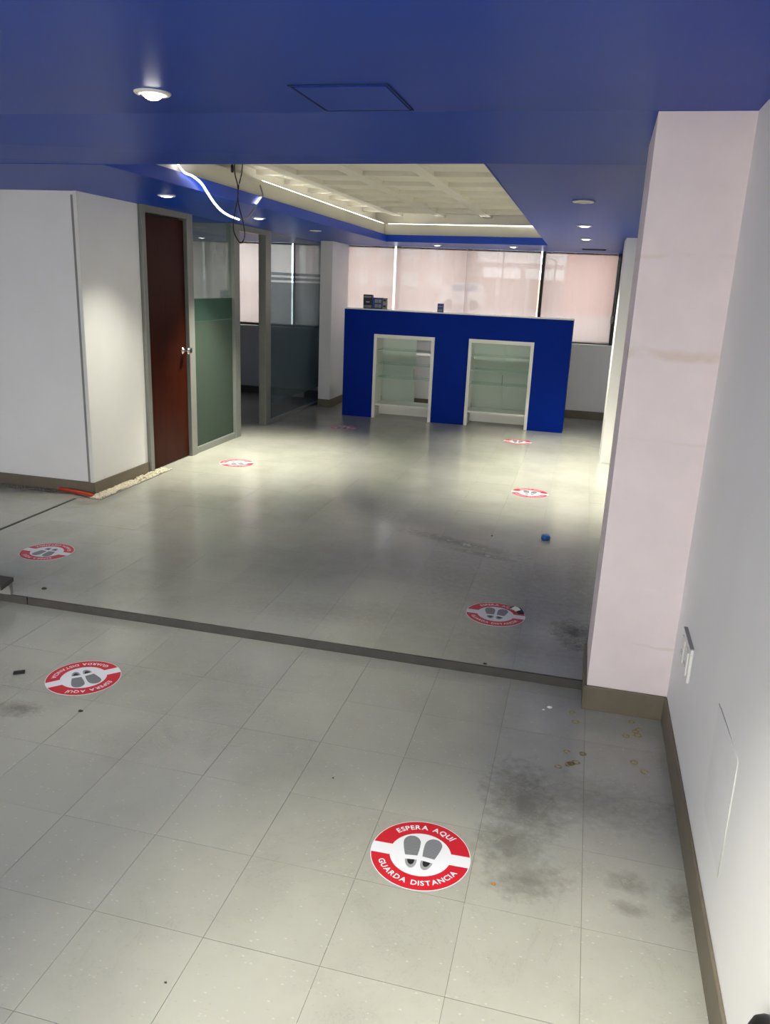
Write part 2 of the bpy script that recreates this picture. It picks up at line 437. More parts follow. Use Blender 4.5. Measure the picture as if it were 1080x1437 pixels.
G = 'screen blinds in the side room'
blind(-4.70, -3.764, .985, 'pale screen blind seen through the open side doorway', G)
blind(-3.742, -3.353, .985, 'narrow screen blind just left of the wide dark mullion behind the smoked glass', G)
blind(-3.30, -2.96, .985, 'narrow screen blind behind the smoked glass, nearest the left rear pillar', G)

# left block: wall facing the viewer and wall along the room, up to the door
wl = struct(MB().prism([(XW, 2.76), (-2.825, 2.76), (-2.825, 3.49), (-2.93, 3.49), (-2.93, 2.86), (XW, 2.86)], 0, lambda x, y: zc(y)+.03), 'wall_left', M['wall'], 'white corner wall left of the red-brown door')
MB().box((-2.868, 2.752, .04), (-2.85, 2.7605, 2.04)).build('corner_joint', M['grey'], wl)
MB().box((-2.85, 2.749, .04), (-2.822, 2.7605, 2.075), .003).build('corner_bead', M['white'], wl)
struct(MB().box((XW, 5.14, 0), (-2.86, 5.22, 2.06)), 'wall_room_divider', M['roomwall'])
struct(MB().box((-4.42, 2.86, 0), (-4.36, 5.14, 2.07)), 'wall_room_back', M['wall'])

# pillars
def bb(name, segs, z0, h, label=None):
    o = empty(name, ((segs[0][0]+segs[0][2])/2, (segs[0][1]+segs[0][3])/2, z0)); setp(o, label, kind=STRUCT)
    for a in segs: MB().box((a[0], a[1], z0), (a[2], a[3], z0+h), .003).build('skirting_length', M['base'], o)
    return o
struct(MB().prism([(.606, .858), (XR, .858), (XR, 1.25), (.606, 1.25)], -.1, lambda x, y: zc(y)+.02), 'pillar_front', M['pillar'], 'pinkish white pillar against the right wall')
struct(MB().box((.70, 5.5, 0), (XR, 6.0, 2.08)), 'pillar_rear_right', M['wall'], 'slim white pillar behind the front pillar')
struct(MB().box((-2.735, 7.42, 0), (-2.585, YB, 2.06)), 'pillar_rear_left', M['wall'], 'white pillar between the smoked glass and the counter')
bb('baseboard_right', [(XR-.010, YF, XR, .846)], 0, .105, 'taupe baseboard along the right wall')
bb('baseboard_pillar', [(.598, .846, XR, .858), (.594, .846, .606, 1.25)], 0, .102, 'taupe baseboard round the front pillar')
bb('baseboard_left', [(XW, 2.748, -2.815, 2.76), (-2.825, 2.748, -2.813, 3.49)], ZU, .09, 'taupe baseboard round the white corner')
bb('baseboard_back', [(-2.58, YB-.012, XR, YB), (XW, YB-.012, -2.76, YB)], ZU, .1, 'taupe baseboard under the rear windows')
bb('baseboard_rear_pillar', [(-2.737, 7.408, -2.575, 7.42), (-2.585, 7.42, -2.573, YB-.012)], ZU, .1)

# ------------------------------------------------------------------ door, glass partitions
d1 = empty('door_1', (XG, 3.85, ZU)); setp(d1, 'red-brown cherry door in grey aluminium frame', kind=STRUCT)
MB().box((XG-.09, 3.495, ZU), (XG+.012, 3.548, 2.066), .003).build('jamb', M['alu'], d1)
MB().box((XG-.09, 4.19, ZU), (XG+.012, 4.29, 2.06), .003).build('jamb', M['alu'], d1)
MB().box((XG-.09, 3.548, 2.008), (XG+.012, 4.19, 2.062), .003).build('frame_head', M['alu'], d1)
leaf = MB().box((XG-.062, 3.551, ZU+.008), (XG-.02, 4.186, 1.992), .002).build('door_leaf', M['wood'], d1)
MB().box((XG-.075, 3.548, 1.992), (XG-.055, 4.19, 2.01)).build('shadow_gap', M['black'], d1)
kn = MB().lathe([(.030, 0), (.030, .006), (.012, .010), (.011, .030), (.022, .034), (.028, .044), (.028, .056), (.018, .064), (.004, .066)], (XG-.02, 4.125, .955), 'x', 20).build('door_knob', M['chrome'], leaf, True)
MB().box((XG+.0115, 4.195, .935), (XG+.0145, 4.225, .975)).build('strike_plate', M['chrome'], d1)

def partition(name, y0, y1, ztop, gl, label, films, z0=.092):
    w = empty(name, (XG, (y0+y1)/2, ZU)); setp(w, label, kind=STRUCT)
    MB().box((XG-.045, y0, ZU), (XG+.005, y1, z0), .003).build('bottom_rail', M['alu'], w)
    p = MB().box((XG-.026, y0, z0), (XG-.018, y1, ztop)).build('pane', gl, w)
    for a, b, m in films: MB().box((XG-.0175, y0+.002, a), (XG-.0165, y1-.002, b)).build('frosted_film', m, p)
    return w
partition('window_4', 4.29, 5.105, 2.05, M['glass'], 'greenish glass partition with frosted lower film beside the door',
          [(.094, 1.185, M['frost']), (1.187, 1.378, M['frostband'])])
w5 = partition('window_5', 6.01, 8.1, 2.03, M['glass2'], 'smoked glass partition with frosted film and clear stripes',
          [(.255, 1.53, M['frost2']), (1.552, 1.582, M['frost2']), (1.604, 1.634, M['frost2'])], .075)
d2 = empty('door_2', (XG, 5.56, ZU)); setp(d2, 'open doorway with bare grey aluminium frame', kind=STRUCT)
MB().box((XG-.07, 5.105, ZU), (XG+.012, 5.225, 2.06), .003).build('jamb', M['alu'], d2)
MB().box((XG-.07, 5.87, ZU), (XG+.012, 6.01, 2.05), .003).build('jamb', M['alu'], d2)
MB().box((XG-.07, 5.225, 1.985), (XG+.012, 5.87, 2.052), .003).build('frame_head', M['alu'], d2)
MB().box((XG-.075, 5.895, .95), (XG-.071, 5.925, 1.02)).build('strike_plate', M['chrome'], d2)

# ------------------------------------------------------------------ ceiling
OP = [(-1.915, 1.635), (-.03, 1.508), (-.04, 6.93), (-1.875, 7.18)]       # coffer opening
TH = .075
cg = MB()
prof = [(YF, 2.148), (.85, 2.148), (1.55, 2.075)]
def zslab(x, y): return zc(y)
def ztop(x, y): return zc(y)+TH
cg.prism([(XW, YF), (XR, YF), (XR, .85), (XW, .85)], zslab, ztop)
cg.prism([(XW, .85), (XR, .85), (XR, OP[1][1]), OP[1], OP[0], (XW, OP[0][1])], lambda x, y: zc(y) if y < 1 else 2.076, lambda x, y: 2.22)
cg.prism([(XW, OP[0][1]), OP[0], OP[3], (XW, OP[3][1])], zslab, ztop)
cg.prism([OP[1], (XR, OP[1][1]), (XR, OP[2][1]), OP[2]], zslab, ztop)
cg.prism([(XW, OP[3][1]), OP[3], OP[2], (XR, OP[2][1]), (XR, YB), (XW, YB)], zslab, ztop)
ce = struct(cg, 'ceiling', M['blue'], 'blue painted dropped ceiling with long rectangular opening')
# bright blue lining of the opening, a thin board on each edge
def lining(a, b, inn):
    v = Vector((b[0]-a[0], b[1]-a[1])).normalized(); nrm = Vector((-v.y, v.x))*inn
    q = [(a[0], a[1]), (b[0], b[1]), (b[0]+nrm.x*.006, b[1]+nrm.y*.006), (a[0]+nrm.x*.006, a[1]+nrm.y*.006)]
    return MB().prism(q, lambda x, y: min(zc(y), 2.076)+.001, lambda x, y: zc(y)+TH).build('opening_lining', M['bluefascia'], ce)
for i in range(4): lining(OP[i], OP[(i+1) % 4], 1)
# upstand set back round the opening
UP = 2.265
up = empty('trim_2', (-.95, 4.3, 2.14)); setp(up, 'white upstand round the ceiling opening', kind=STRUCT)
def upstand(a, b, h0, h1):
    v = Vector((b[0]-a[0], b[1]-a[1])).normalized(); n_ = Vector((v.y, -v.x))
    q = [(a[0]+n_.x*.03, a[1]+n_.y*.03), (b[0]+n_.x*.03, b[1]+n_.y*.03), (b[0]+n_.x*.05, b[1]+n_.y*.05), (a[0]+n_.x*.05, a[1]+n_.y*.05)]
    MB().prism(q, lambda x, y: zc(y)+TH, lambda x, y: h0 if abs(y-a[1])+abs(x-a[0]) < abs(y-b[1])+abs(x-b[0]) else h1).build('upstand_board', M['slab'], up)
upstand((OP[3][0], OP[3][1]+.05), (OP[0][0], OP[0][1]-.05), 2.215, 2.265)
upstand((OP[2][0]+.05, OP[2][1]), (OP[3][0]-.03, OP[3][1]), 2.215, 2.215)
upstand((OP[1][0], OP[1][1]), (OP[2][0], OP[2][1]), 2.265, 2.215)
def cove(a, b):  # white boards added to close the dark gap and catch the strip light
    MB().box((min(a[0], b[0]), min(a[1], b[1]), 2.12), (max(a[0], b[0]), max(a[1], b[1]), 2.347)).build('added_cove_board', M['slab'], up)
cove((-2.07, 1.45), (-2.055, 7.36)); cove((-2.055, 7.345), (.13, 7.36)); cove((.115, 1.45), (.13, 7.345)); cove((-2.055, 1.44), (.115, 1.455))
# ribbed slab above
cw = struct(MB().box((XW-.2, YF-.2, 2.345), (XR+.2, YB+.2, 2.80)), 'ceiling_slab', M['slab'], 'white ribbed concrete slab above the opening')
for x in (-2.31, -1.78, -1.28, -.755, -.225, .31):
    MB().prism([(x-.05, 1.2), (x+.05, 1.2), (x+.05, YB-.05), (x-.05, YB-.05)], 2.31, 2.347).build('slab_rib', M['slab'], cw)
y = 1.59
while y < 8.0:
    MB().box((-3.2, y-.045, 2.312), (.85, y+.045, 2.347)).build('slab_rib', M['slab'], cw); y += .581

# ceiling hatch
M['hatchgap'] = paint('hatch_shadow_gap', (14, 34, 92), .7)
h = empty('access_hatch', (-.34, .63, 2.147)); setp(h, 'blue flush access hatch in the ceiling left of the pillar', 'hatch')
MB().box((-.49, .468, 2.1435), (-.2, .80, 2.1482), .001).build('hatch_panel', M['blue'], h)
for a, b in (((-.505, .452), (-.19, .458)), ((-.195, .458), (-.189, .812)), ((-.497, .812), (-.19, .817)), ((-.501, .46), (-.495, .815))):
    MB().box((a[0], a[1], 2.1445), (b[0], b[1], 2.1483)).build('hatch_gap', M['hatchgap'], h)
vt = empty('ceiling_vent', (.43, 7.37, zc(7.37))); setp(vt, 'small dark slot vent in the ceiling by the rear window', 'vent')
MB().box((.30, 7.33, zc(7.37)-.006), (.56, 7.41, zc(7.37)+.002), .002).build('vent_frame', M['dark'], vt)
for k in range(4): MB().box((.31, 7.342+k*.017, zc(7.37)-.010), (.55, 7.350+k*.017, zc(7.37)-.005)).build('vent_slat', M['black'], vt)

def downlight(x, y, lit, label, r=.058, w=None, eyeball=False, spot=104, tint=None):
    z = zc(y)
    d = empty('downlight', (x, y, z)); setp(d, label, 'ceiling light', 'round recessed ceiling lights')
    MB().lathe([(r, .001), (r, -.003), (r*.93, -.007), (r*.72, -.008), (r*.66, -.003), (r*.66, .001)], (x, y, z), n=28).build('trim_ring', M['white'], d, True)
    k = .52 if eyeball else .62
    prof = [(r*k, .0), (r*k, -.006), (r*k*.85, -.010 if not eyeball else -.016), (r*k*.5, -.012 if not eyeball else -.022), (r*.02, -.013 if not eyeball else -.024)]
    MB().lathe(prof, (x, y, z), n=24).build('lamp', M['lamp'] if lit else M['lampoff'], d, True)
    if eyeball: MB().box((x-.045, y-.004, z-.011), (x-.037, y+.004, z-.006)).build('screw', M['dark'], d)
    if lit:
        ld = bpy.data.lights.new('downlight_beam', 'SPOT'); ld.energy = w or SPOT_W; ld.color = tint or LAMP_COL
        ld.spot_size = math.radians(spot); ld.spot_blend = 1.0; ld.shadow_soft_size = .035
        lo = bpy.data.objects.new('beam', ld); COL.objects.link(lo); lo.parent = d; lo.location = (0, 0, -.03)
    return d
downlight(-1.0, .525, True, 'bright round downlight in the front ceiling, left of the hatch', .06, 78, True, 84)
downlight(-2.27, 2.91, True, 'bright downlight above the white corner by the red-brown door', w=95, spot=96)
downlight(-2.27, 4.43, True, 'bright downlight between the glass partition and the open doorway', w=450, spot=84)
downlight(-2.22, 5.72, False, 'unlit downlight nearest the smoked glass')
downlight(.36, 2.80, False, 'unlit downlight nearest the front pillar', .062)
downlight(.353, 4.37, True, 'middle downlight of the row on the right, lit', w=380, spot=84)
downlight(.354, 5.75, True, 'rearmost lit downlight of the row on the right', w=280, spot=84)
downlight(-1.34, 7.5, True, 'glowing downlight above the left part of the counter', .05, 20)
downlight(-.446, 7.33, True, 'glowing downlight above the right part of the counter', .05, 20)
downlight(.30, -.92, True, 'lit downlight over the floor in front of the viewer', w=255, spot=64)
downlight(-1.0, -.95, False, 'unlit downlight behind the front left of the room')
downlight(-3.6, 4.0, True, 'downlight in the room behind the glass beside the door', w=90, spot=170)

# ------------------------------------------------------------------ LED strip and cables
def led(name, pts, label, mat, flat=(.006, .0025)):
    o = MB().tube(pts, 0, flat=flat).build(name, mat); setp(o, label, 'light strip'); return o
xl = lambda y: OP[0][0]+(OP[3][0]-OP[0][0])*(y-OP[0][1])/(OP[3][1]-OP[0][1])
upz = lambda y: 2.265-.05*(y-1.635)/5.545
led('led_strip', [(xl(y)-.038, y, upz(y)+.001) for y in (3.7, 5.2, 6.2, 7.15)], 'glowing light strip along the left ledge of the ceiling opening', M['led2'], (.008, .0016))
led('led_strip', [(-1.86, 7.213, 2.2165), (-.1, 6.975, 2.2165)], 'glowing light strip along the rear ledge of the ceiling opening', M['led2'], (.008, .0016))
led('led_strip', [(xl(y)-.038, y, upz(y)+.001) for y in (1.75, 2.1, 2.36)], 'glowing light strip along the left ledge near the loose end', M['led2'], (.008, .0016))
led('led_strip', [(.008, 1.75, 2.2665), (.0, 6.85, 2.2175)], 'added light strip along the unseen right ledge of the ceiling opening', M['led2'], (.008, .0016))  # unseen strip, added to even out the light in the coffer
hang = bez([(-1.95, 2.36, 2.262), (-1.925, 2.40, 2.20), (-1.885, 2.42, 2.142), (-1.87, 2.494, 2.130), (-1.87, 2.601, 2.105), (-1.87, 2.675, 2.065), (-1.87, 2.769, 2.013), (-1.87, 2.879, 1.973), (-1.87, 2.995, 1.953), (-1.87, 3.14, 1.942)], 6)
ls = empty('hanging_led_strip', (-1.87, 2.9, 1.94)); setp(ls, 'loose glowing light strip sagging out of the ceiling opening', 'light strip')
MB().tube(hang, 0, flat=(.005, .004)).build('lit_length', M['led'], ls)
MB().tube(bez([(-1.87, 3.14, 1.942), (-1.875, 3.29, 1.967), (-1.88, 3.389, 2.013), (-1.88, 3.451, 2.055), (-1.882, 3.554, 2.117), (-1.90, 3.62, 2.15), (-1.95, 3.66, 2.25)], 8), 0, flat=(.004, .003)).build('unlit_length', M['grey'], ls)
led('led_strip', [(-1.889, 3.47, 2.075), (-1.889, 3.56, 2.122)], 'short glowing scrap of light strip on the blue fascia', M['led2'], (.005, .003))
zt = zc(1.62)
cb = MB().tube(bez([(-1.232, 1.68, 2.17), (-1.236, 1.68, 2.058), (-1.219, 1.675, 1.992), (-1.223, 1.68, 1.932), (-1.242, 1.68, 1.852), (-1.243, 1.68, 1.787), (-1.21, 1.68, 1.736), (-1.188, 1.68, 1.766), (-1.195, 1.68, 1.83), (-1.22, 1.685, 1.916), (-1.219, 1.685, 1.989), (-1.2, 1.68, 2.052), (-1.189, 1.68, 2.17)], 8), .0028, 6).build('hanging_cable', M['black'], None, True)
setp(cb, 'thin black cable looping down from the ceiling opening', 'cable')
cp = empty('cable_plug', (-1.246, 1.675, 2.05)); setp(cp, 'small black plug at the edge of the ceiling opening', 'plug')
MB().lathe([(.004, 0), (.007, .006), (.007, .028), (.004, .034)], (-1.246, 1.675, 2.05), n=12).build('plug_body', M['black'], cp, True)
MB().tube([(-1.246, 1.675, 2.08), (-1.24, 1.675, 2.15)], .0025, 6).build('lead', M['black'], cp)

# ------------------------------------------------------------------ counter and display cabinets
YC = 6.955; CX0, CX1 = -2.275, .30; CT = 1.28
ct = empty('reception_counter', ((CX0+CX1)/2, YC, ZU)); setp(ct, 'royal blue counter with two display niches', 'counter')
n1 = (-1.912, -1.204, 1.004); n2 = (-.815, -.094, 1.012)
fp = MB()
for a, b in ((CX0, n1[0]), (n1[1], n2[0]), (n2[1], CX1)): fp.box((a, YC, ZU), (b, YC+.04, CT-.012))
for q in (n1, n2): fp.box((q[0], YC, q[2]), (q[1], YC+.04, CT-.012))
fp.build('front_panel', M['counter'], ct)
MB().box((CX0, YC-.002, CT-.012), (CX1, YC+.12, CT), .002).build('counter_top', M['white'], ct)
MB().box((CX0, YC+.04, ZU), (CX0+.03, YC+.42, CT-.012)).build('end_panel', M['counter'], ct)
MB().box((CX1-.03, YC+.04, ZU), (CX1, YC+.42, CT-.012)).build('end_panel', M['counter'], ct)
MB().box((CX0+.03, YC+.36, .74), (CX1-.03, YC+.62, .765), .002).build('work_shelf', M['white'], ct)
def cabinet(q, label, panels):
    x0, x1, zt_ = q; c = empty('display_cabinet', ((x0+x1)/2, YC, ZU)); setp(c, label, 'cabinet', 'white display cabinets in the counter')
    y0, y1 = YC-.012, YC+.34
    for xa, xb in ((x0, x0+.035), (x1-.035, x1)):
        MB().box((xa, y0, ZU), (xb, YC+.045, zt_), .002).build('frame_post', M['white'], c)
    MB().box((x0+.035, y0, zt_-.04), (x1-.035, YC+.045, zt_), .002).build('frame_top', M['white'], c)
    MB().box((x0+.012, YC+.045, ZU), (x0+.026, y1, zt_)).build('side_panel', M['white'], c)
    MB().box((x1-.026, YC+.045, ZU), (x1-.012, y1, zt_)).build('side_panel', M['white'], c)
    MB().box((x0+.026, YC+.045, zt_-.02), (x1-.026, y1, zt_)).build('top_panel', M['white'], c)
    MB().box((x0+.035, YC+.01, .185), (x1-.035, y1, .205)).build('base_deck', M['white'], c)
    MB().box((x0+.035, YC+.20, .06), (x1-.035, YC+.215, .185)).build('kick_panel', M['white'], c)
    for z in (.825, .665, .508):
        s_ = MB().box((x0+.036, YC+.03, z), (x1-.036, y1-.03, z+.006)).build('glass_shelf', M['shelf'], c)
        MB().box((x0+.036, YC+.027, z), (x1-.036, YC+.0305, z+.006)).build('shelf_edge', M['edge'], s_)
    for a, b, dy in panels:
        pn = MB().box((x0+.03+(x1-x0-.06)*a, y1+dy, .205), (x0+.03+(x1-x0-.06)*b, y1+dy+.006, zt_-.02)).build('sliding_panel', M['shelfback'], c)
        MB().box((x0+.03+(x1-x0-.06)*(b if a < .3 else a)-.02, y1+dy-.003, .5), (x0+.03+(x1-x0-.06)*(b if a < .3 else a)-.012, y1+dy, .6)).build('finger_pull', M['grey'], pn)
    return c
M['shelfback'] = film('sliding_panel_white', (222, 230, 222), .18, (.86, .92, .9))
cabinet(n1, 'left display cabinet, its rear panel slid aside', [(0, .62, 0)])
cabinet(n2, 'right display cabinet, closed at the back by two panels', [(0, .54, 0), (.5, 1, .012)])
def card(x0, x1, y, z1, mat, label, rows, rm):
    b = empty('display_box', ((x0+x1)/2, y, CT)); setp(b, label, 'box', 'small boxes on the counter')
    MB().box((x0, y, CT), (x1, y+.05, z1), .002).build('carton', mat, b)
    for k, (u0, u1, v0, v1) in enumerate(rows):
        MB().box((x0+(x1-x0)*u0, y-.0012, CT+(z1-CT)*v0), (x0+(x1-x0)*u1, y+.0005, CT+(z1-CT)*v1)).build('print_patch', rm[k % len(rm)], b)
card(-2.075, -1.968, 7.02, 1.435, M['navy'], 'dark navy box, tallest on the counter', [(.1, .9, .78, .9), (.3, .7, .45, .5), (.08, .92, .06, .24)], [M['grey'], M['paper'], M['grey']])
card(-1.966, -1.85, 7.02, 1.405, M['royal'], 'royal blue box with pale print beside the navy box', [(.25, .55, .55, .85), (.6, .9, .55, .85), (.25, .55, .12, .42), (.6, .9, .12, .42)], [M['grey']])
card(-1.846, -1.80, 7.02, 1.405, M['grey'], 'narrow grey box at the end of the box row', [(.15, .85, .7, .9), (.15, .85, .2, .35)], [M['navy']])
card(-1.208, -1.143, 7.02, 1.375, M['royal'], 'small blue box alone in the middle of the counter', [(.1, .9, .62, .72), (.1, .9, .08, .34)], [M['grey']])

# ------------------------------------------------------------------ floor stickers
RS = .145
def text_mesh(txt, size, bold):
    cu = bpy.data.curves.new('glyph', 'FONT'); cu.body = txt; cu.size = size; cu.offset = bold; cu.resolution_u = 3
    ob = bpy.data.objects.new('glyph', cu); COL.objects.link(ob)
    dg = bpy.context.evaluated_depsgraph_get(); dg.update()
    me = ob.evaluated_get(dg).to_mesh(); vs = [v.co.copy() for v in me.vertices]; fs = [list(f.vertices) for f in me.polygons]
    ob.evaluated_get(dg).to_mesh_clear(); bpy.data.objects.remove(ob); bpy.data.curves.remove(cu)
    return vs, fs
def arc_text(txt, r, size, span, top):
    gl = []; tot = 0
    for ch in txt:
        if ch == ' ': gl.append((None, None, 0, size*.34)); tot += size*.34; continue
        vs, fs = text_mesh(ch, size, size*.022); xs = [v.x for v in vs]; w = max(xs)-min(xs)
        gl.append((vs, fs, min(xs), w)); tot += w
    gap = (span*r-tot)/(len(txt)-1); s = 0; V = []; F = []
    for vs, fs, x0, w in gl:
        if vs:
            a = (s+w/2-span*r/2)/r
            ang = math.pi/2-a if top else -math.pi/2+a
            rot = ang-math.pi/2 if top else ang+math.pi/2
            c, sn = math.cos(rot), math.sin(rot); k = len(V)
            for v in vs:
                px, py = v.x-x0-w/2, v.y
                V.append((r*math.cos(ang)+px*c-py*sn, r*math.sin(ang)+px*sn+py*c, 0))
            F += [[i+k for i in f] for f in fs]
        s += w+gap
    return V, F
def disc(n, r, z0, z1):
    vs = [(r*math.cos(2*math.pi*k/n), r*math.sin(2*math.pi*k/n), z) for z in (z0, z1) for k in range(n)]
    return vs, [tuple(range(n, 2*n))]+[(k, (k+1) % n, n+(k+1) % n, n+k) for k in range(n)]
_v, _f = disc(72, RS, -.0002, .0006); ST_BASE = mesh_data('vinyl_disc', _v, _f, M['stwhite'])
def red_arc(sgn):
    ro, ri, h = RS*.985, RS*.615, RS*.155; vs = []; n = 40
    a0, b0 = math.asin(h/ro), math.asin(h/ri)
    for k in range(n+1):
        t = k/n; a = a0+(math.pi-2*a0)*t; b = b0+(math.pi-2*b0)*t
        vs.append((ro*math.cos(a), sgn*ro*math.sin(a), .0008)); vs.append((ri*math.cos(b), sgn*ri*math.sin(b), .0008))
    fs = [(2*k, 2*k+2, 2*k+3, 2*k+1) if sgn > 0 else (2*k+1, 2*k+3, 2*k+2, 2*k) for k in range(n)]
    return mesh_data('red_arc', vs, fs, M['red'])
ST_RED = (red_arc(1), red_arc(-1))
ST_TXT = []
for args in (('ESPERA AQU\u00cd', RS*.745, RS*.185, math.radians(92), True), ('GUARDA DISTANCIA', RS*.86, RS*.175, math.radians(132), False)):
    V, F = arc_text(*args); ST_TXT.append(mesh_data('lettering', [(x, y, .0010) for x, y, z in V], F, M['stwhite']))
def sole(sgn):
    """shoe sole print: ribbed forefoot, as separate bars, and the heel"""
    a = math.radians(-7*sgn); cx, cy = sgn*.205*RS, .19*RS; V = []; F = []
    def put(poly, z):
        k = len(V)
        for x, y in poly: V.append((cx+x*math.cos(a)-y*math.sin(a), cy+x*math.sin(a)+y*math.cos(a), z))
        F.append(tuple(range(k, k+len(poly))))
    half = lambda t: RS*(.115+.06*math.sin(math.pi*min(1, t*.62+.05))) * math.sqrt(max(0, 1-max(0, (t-.62)/.38)**2.2))
    nb = 14; H = .58*RS; y0 = -.26*RS
    for k in range(nb):
        t0 = k/nb; t1 = (k+.78)/nb
        put([(-half(t0), y0+H*t0), (half(t0), y0+H*t0), (half(t1), y0+H*t1), (-half(t1), y0+H*t1)], .0009)
    s1 = mesh_data('sole_ribs', V[:], F[:], M['stgrey'])
    V.clear(); F.clear()
    nb = 1
    pts = [(half(t/16), y0+H*t/16) for t in range(17)]; put(pts+[(-x, y) for x, y in reversed(pts)], .0008)
    hp = lambda s, z: put([(s*.118*RS*math.cos(t), -.38*RS+ (0 if math.sin(t) > 0 else s*.24*RS*math.sin(t))+(.0 if math.sin(t) > 0 else 0)) for t in [math.pi+math.pi*k/14 for k in range(15)]], z)
    hp(1, .0008)
    s2 = mesh_data('sole_shape', V[:], F[:], M['stsole'])
    V.clear(); F.clear(); hp(.62, .0010); s3 = mesh_data('heel_dark', V[:], F[:], M['stdark'])
    return s1, s2, s3
M['stsole'] = paint('print_mid_grey', (150, 151, 155), .4)
ST_SOLE = (sole(-1), sole(1))
def sticker(x, y, z, ang, label):
    o = empty('floor_sticker', (x, y, z+.0006)); o.rotation_euler = (0, 0, math.radians(ang))
    setp(o, label, 'floor sticker', 'red and white distance stickers on the floor')
    link('vinyl_disc', ST_BASE, o)
    for m in ST_RED: link('red_arc', m, o)
    for m in ST_TXT: link('lettering', m, o)
    for s in ST_SOLE:
        p = link('shoe_print', s[1], o); link('sole_ribs', s[0], p); link('heel_dark', s[2], p)
    return o
sticker(.154, -.158, 0, 2, 'nearest round red sticker with white lettering and shoe prints, front right')
sticker(-1.362, .455, 0, 227, 'upside-down round red sticker left of centre, in front of the step')
s3 = sticker(.170, 1.581, ZU, 0, 'worn round red sticker with peeled edge, just beyond the step')
sticker(-2.371, 1.604, ZU, 181, 'upside-down round red sticker beyond the step at far left')
sticker(.155, 4.076, ZU, 0, 'round red sticker on the right, under the row of downlights')
sticker(-2.335, 4.091, ZU, 215, 'round red sticker on the floor by the glass partition')
sticker(-.127, 6.204, ZU, 0, 'small distant red sticker in front of the right cabinet')
sticker(-2.016, 6.151, ZU, 180, 'small distant red sticker in front of the counter left end')
# peeled flap on the worn sticker
vs = []; fs = []
for k in range(9):
    a = math.radians(62-k*5.5); lift = .012*math.sin(math.pi*k/8)
    vs += [(RS*.99*math.cos(a), RS*.99*math.sin(a), .0012+lift), (RS*.78*math.cos(a), RS*.78*math.sin(a), .0012+lift*.25)]
for k in range(8): fs.append((2*k, 2*k+2, 2*k+3, 2*k+1))
link('peeled_flap', mesh_data('peeled_flap', vs, fs, M['stdark']), s3)
vs2 = [(x*.93, y*.93, z+.003) for x, y, z in vs]
link('torn_paper', mesh_data('torn_paper', vs2[4:14], fs[:4], M['paper']), s3)

# ------------------------------------------------------------------ right wall fittings
ol = empty('wall_outlet', (XR, .555, .36)); setp(ol, 'white double wall outlet low beside the front pillar', 'outlet')
MB().box((XR-.010, .455, .362), (XR, .645, .482), .003).build('outlet_plate', M['white'], ol)
for y in (.505, .60):
    s_ = MB().box((XR-.015, y-.03, .38), (XR-.0095, y+.03, .462), .002).build('socket_insert', M['white'], ol)
    for dy in (-.008, .008): MB().box((XR-.0156, y+dy-.0015, .402), (XR-.0148, y+dy+.0015, .416)).build('slot', M['stdark'], s_)
MB().box((XR-.012, .458, .4815), (XR, .642, .486)).build('shadow_gap', M['grey'], ol)  # grey strip coloured as the shade over the plate top
bp_ = empty('blanking_panel', (XR, -.165, .25)); setp(bp_, 'painted-over blanking panel low on the right wall', 'panel')
vs = [(XR-.0016, -.02, .55), (XR-.0016, -.312, .557), (XR-.0016, -.322, .246), (XR-.0016, -.05, .26)]
vs += [(XR+.001, v[1], v[2]) for v in vs]
mbp = MB().add(vs, [(0,1,2,3),(0,4,5,1),(1,5,6,2),(2,6,7,3),(3,7,4,0),(7,6,5,4)]); mbp.build('panel_face', M['plaster'], bp_)
MB().tube([(XR-.001, -.05, .553), (XR-.001, -.312, .559), (XR-.001, -.323, .246)], .0020, 6).build('filler_bead', M['white'], bp_, True)
kb = empty('wall_bumper', (XR, -.85, .31)); setp(kb, 'black rounded bumper at the lower right edge of the frame', 'bumper')
MB().lathe([(.052, 0), (.052, -.012), (.047, -.026), (.034, -.036), (.016, -.041), (.003, -.042)], (XR, -.862, .335), 'x', 24).build('rubber_dome', M['black'], kb, True)

# ------------------------------------------------------------------ floor odds and ends
sb = empty('step_block', (-2.5, 1.05, ZU)); setp(sb, 'end of a dark-topped step at the left edge', 'step')
MB().prism([(-3.6, 1.006), (-2.135, 1.006), (-2.142, 1.034), (-3.6, 1.034)], ZU, .100).build('step_body', M['grey'], sb)
MB().prism([(-3.6, .915), (-2.108, .915), (-2.134, 1.034), (-3.6, 1.034)], .100, .121).build('tread', M['riser'], sb)
jt = MB().prism([(-2.872, 1.02), (-2.852, 1.02), (-2.880, 2.62), (-2.900, 2.62)], ZU-.001, ZU+.0025).build('trim_3', M['riser']); setp(jt, 'narrow grey floor joint in line with the white corner', kind=STRUCT)
def pebbles(name, region, n, mat, label):
    bm0 = bmesh.new(); bmesh.ops.create_icosphere(bm0, subdivisions=1, radius=1); bv = [v.co.copy() for v in bm0.verts]; bf = [[v.index for v in f.verts] for f in bm0.faces]; bm0.free()
    mb = MB()
    for _ in range(n):
        (x0, y0, x1, y1) = random.choice(region) if len(region) > 1 else region[0]
        x, y = random.uniform(x0, x1), random.uniform(y0, y1); s = random.uniform(.004, .009)
        e = Matrix.Rotation(random.uniform(0, 6.3), 3, 'Z') @ Matrix.Diagonal((s*random.uniform(.8, 1.5), s, s*.7))
        c = Vector((x, y, ZU+s*.5+random.uniform(0, .006)))
        mb.add([e@v+c for v in bv], bf)
    o = mb.build(name, mat, None, True); setp(o, label, 'gravel', kind='stuff')
pebbles('pebble_strip', [(-2.81, 2.665, -2.715, 3.66), (-2.81, 2.665, -2.735, 3.2)], 1500, M['pebble'], 'white pebbles along the wall left of the door')
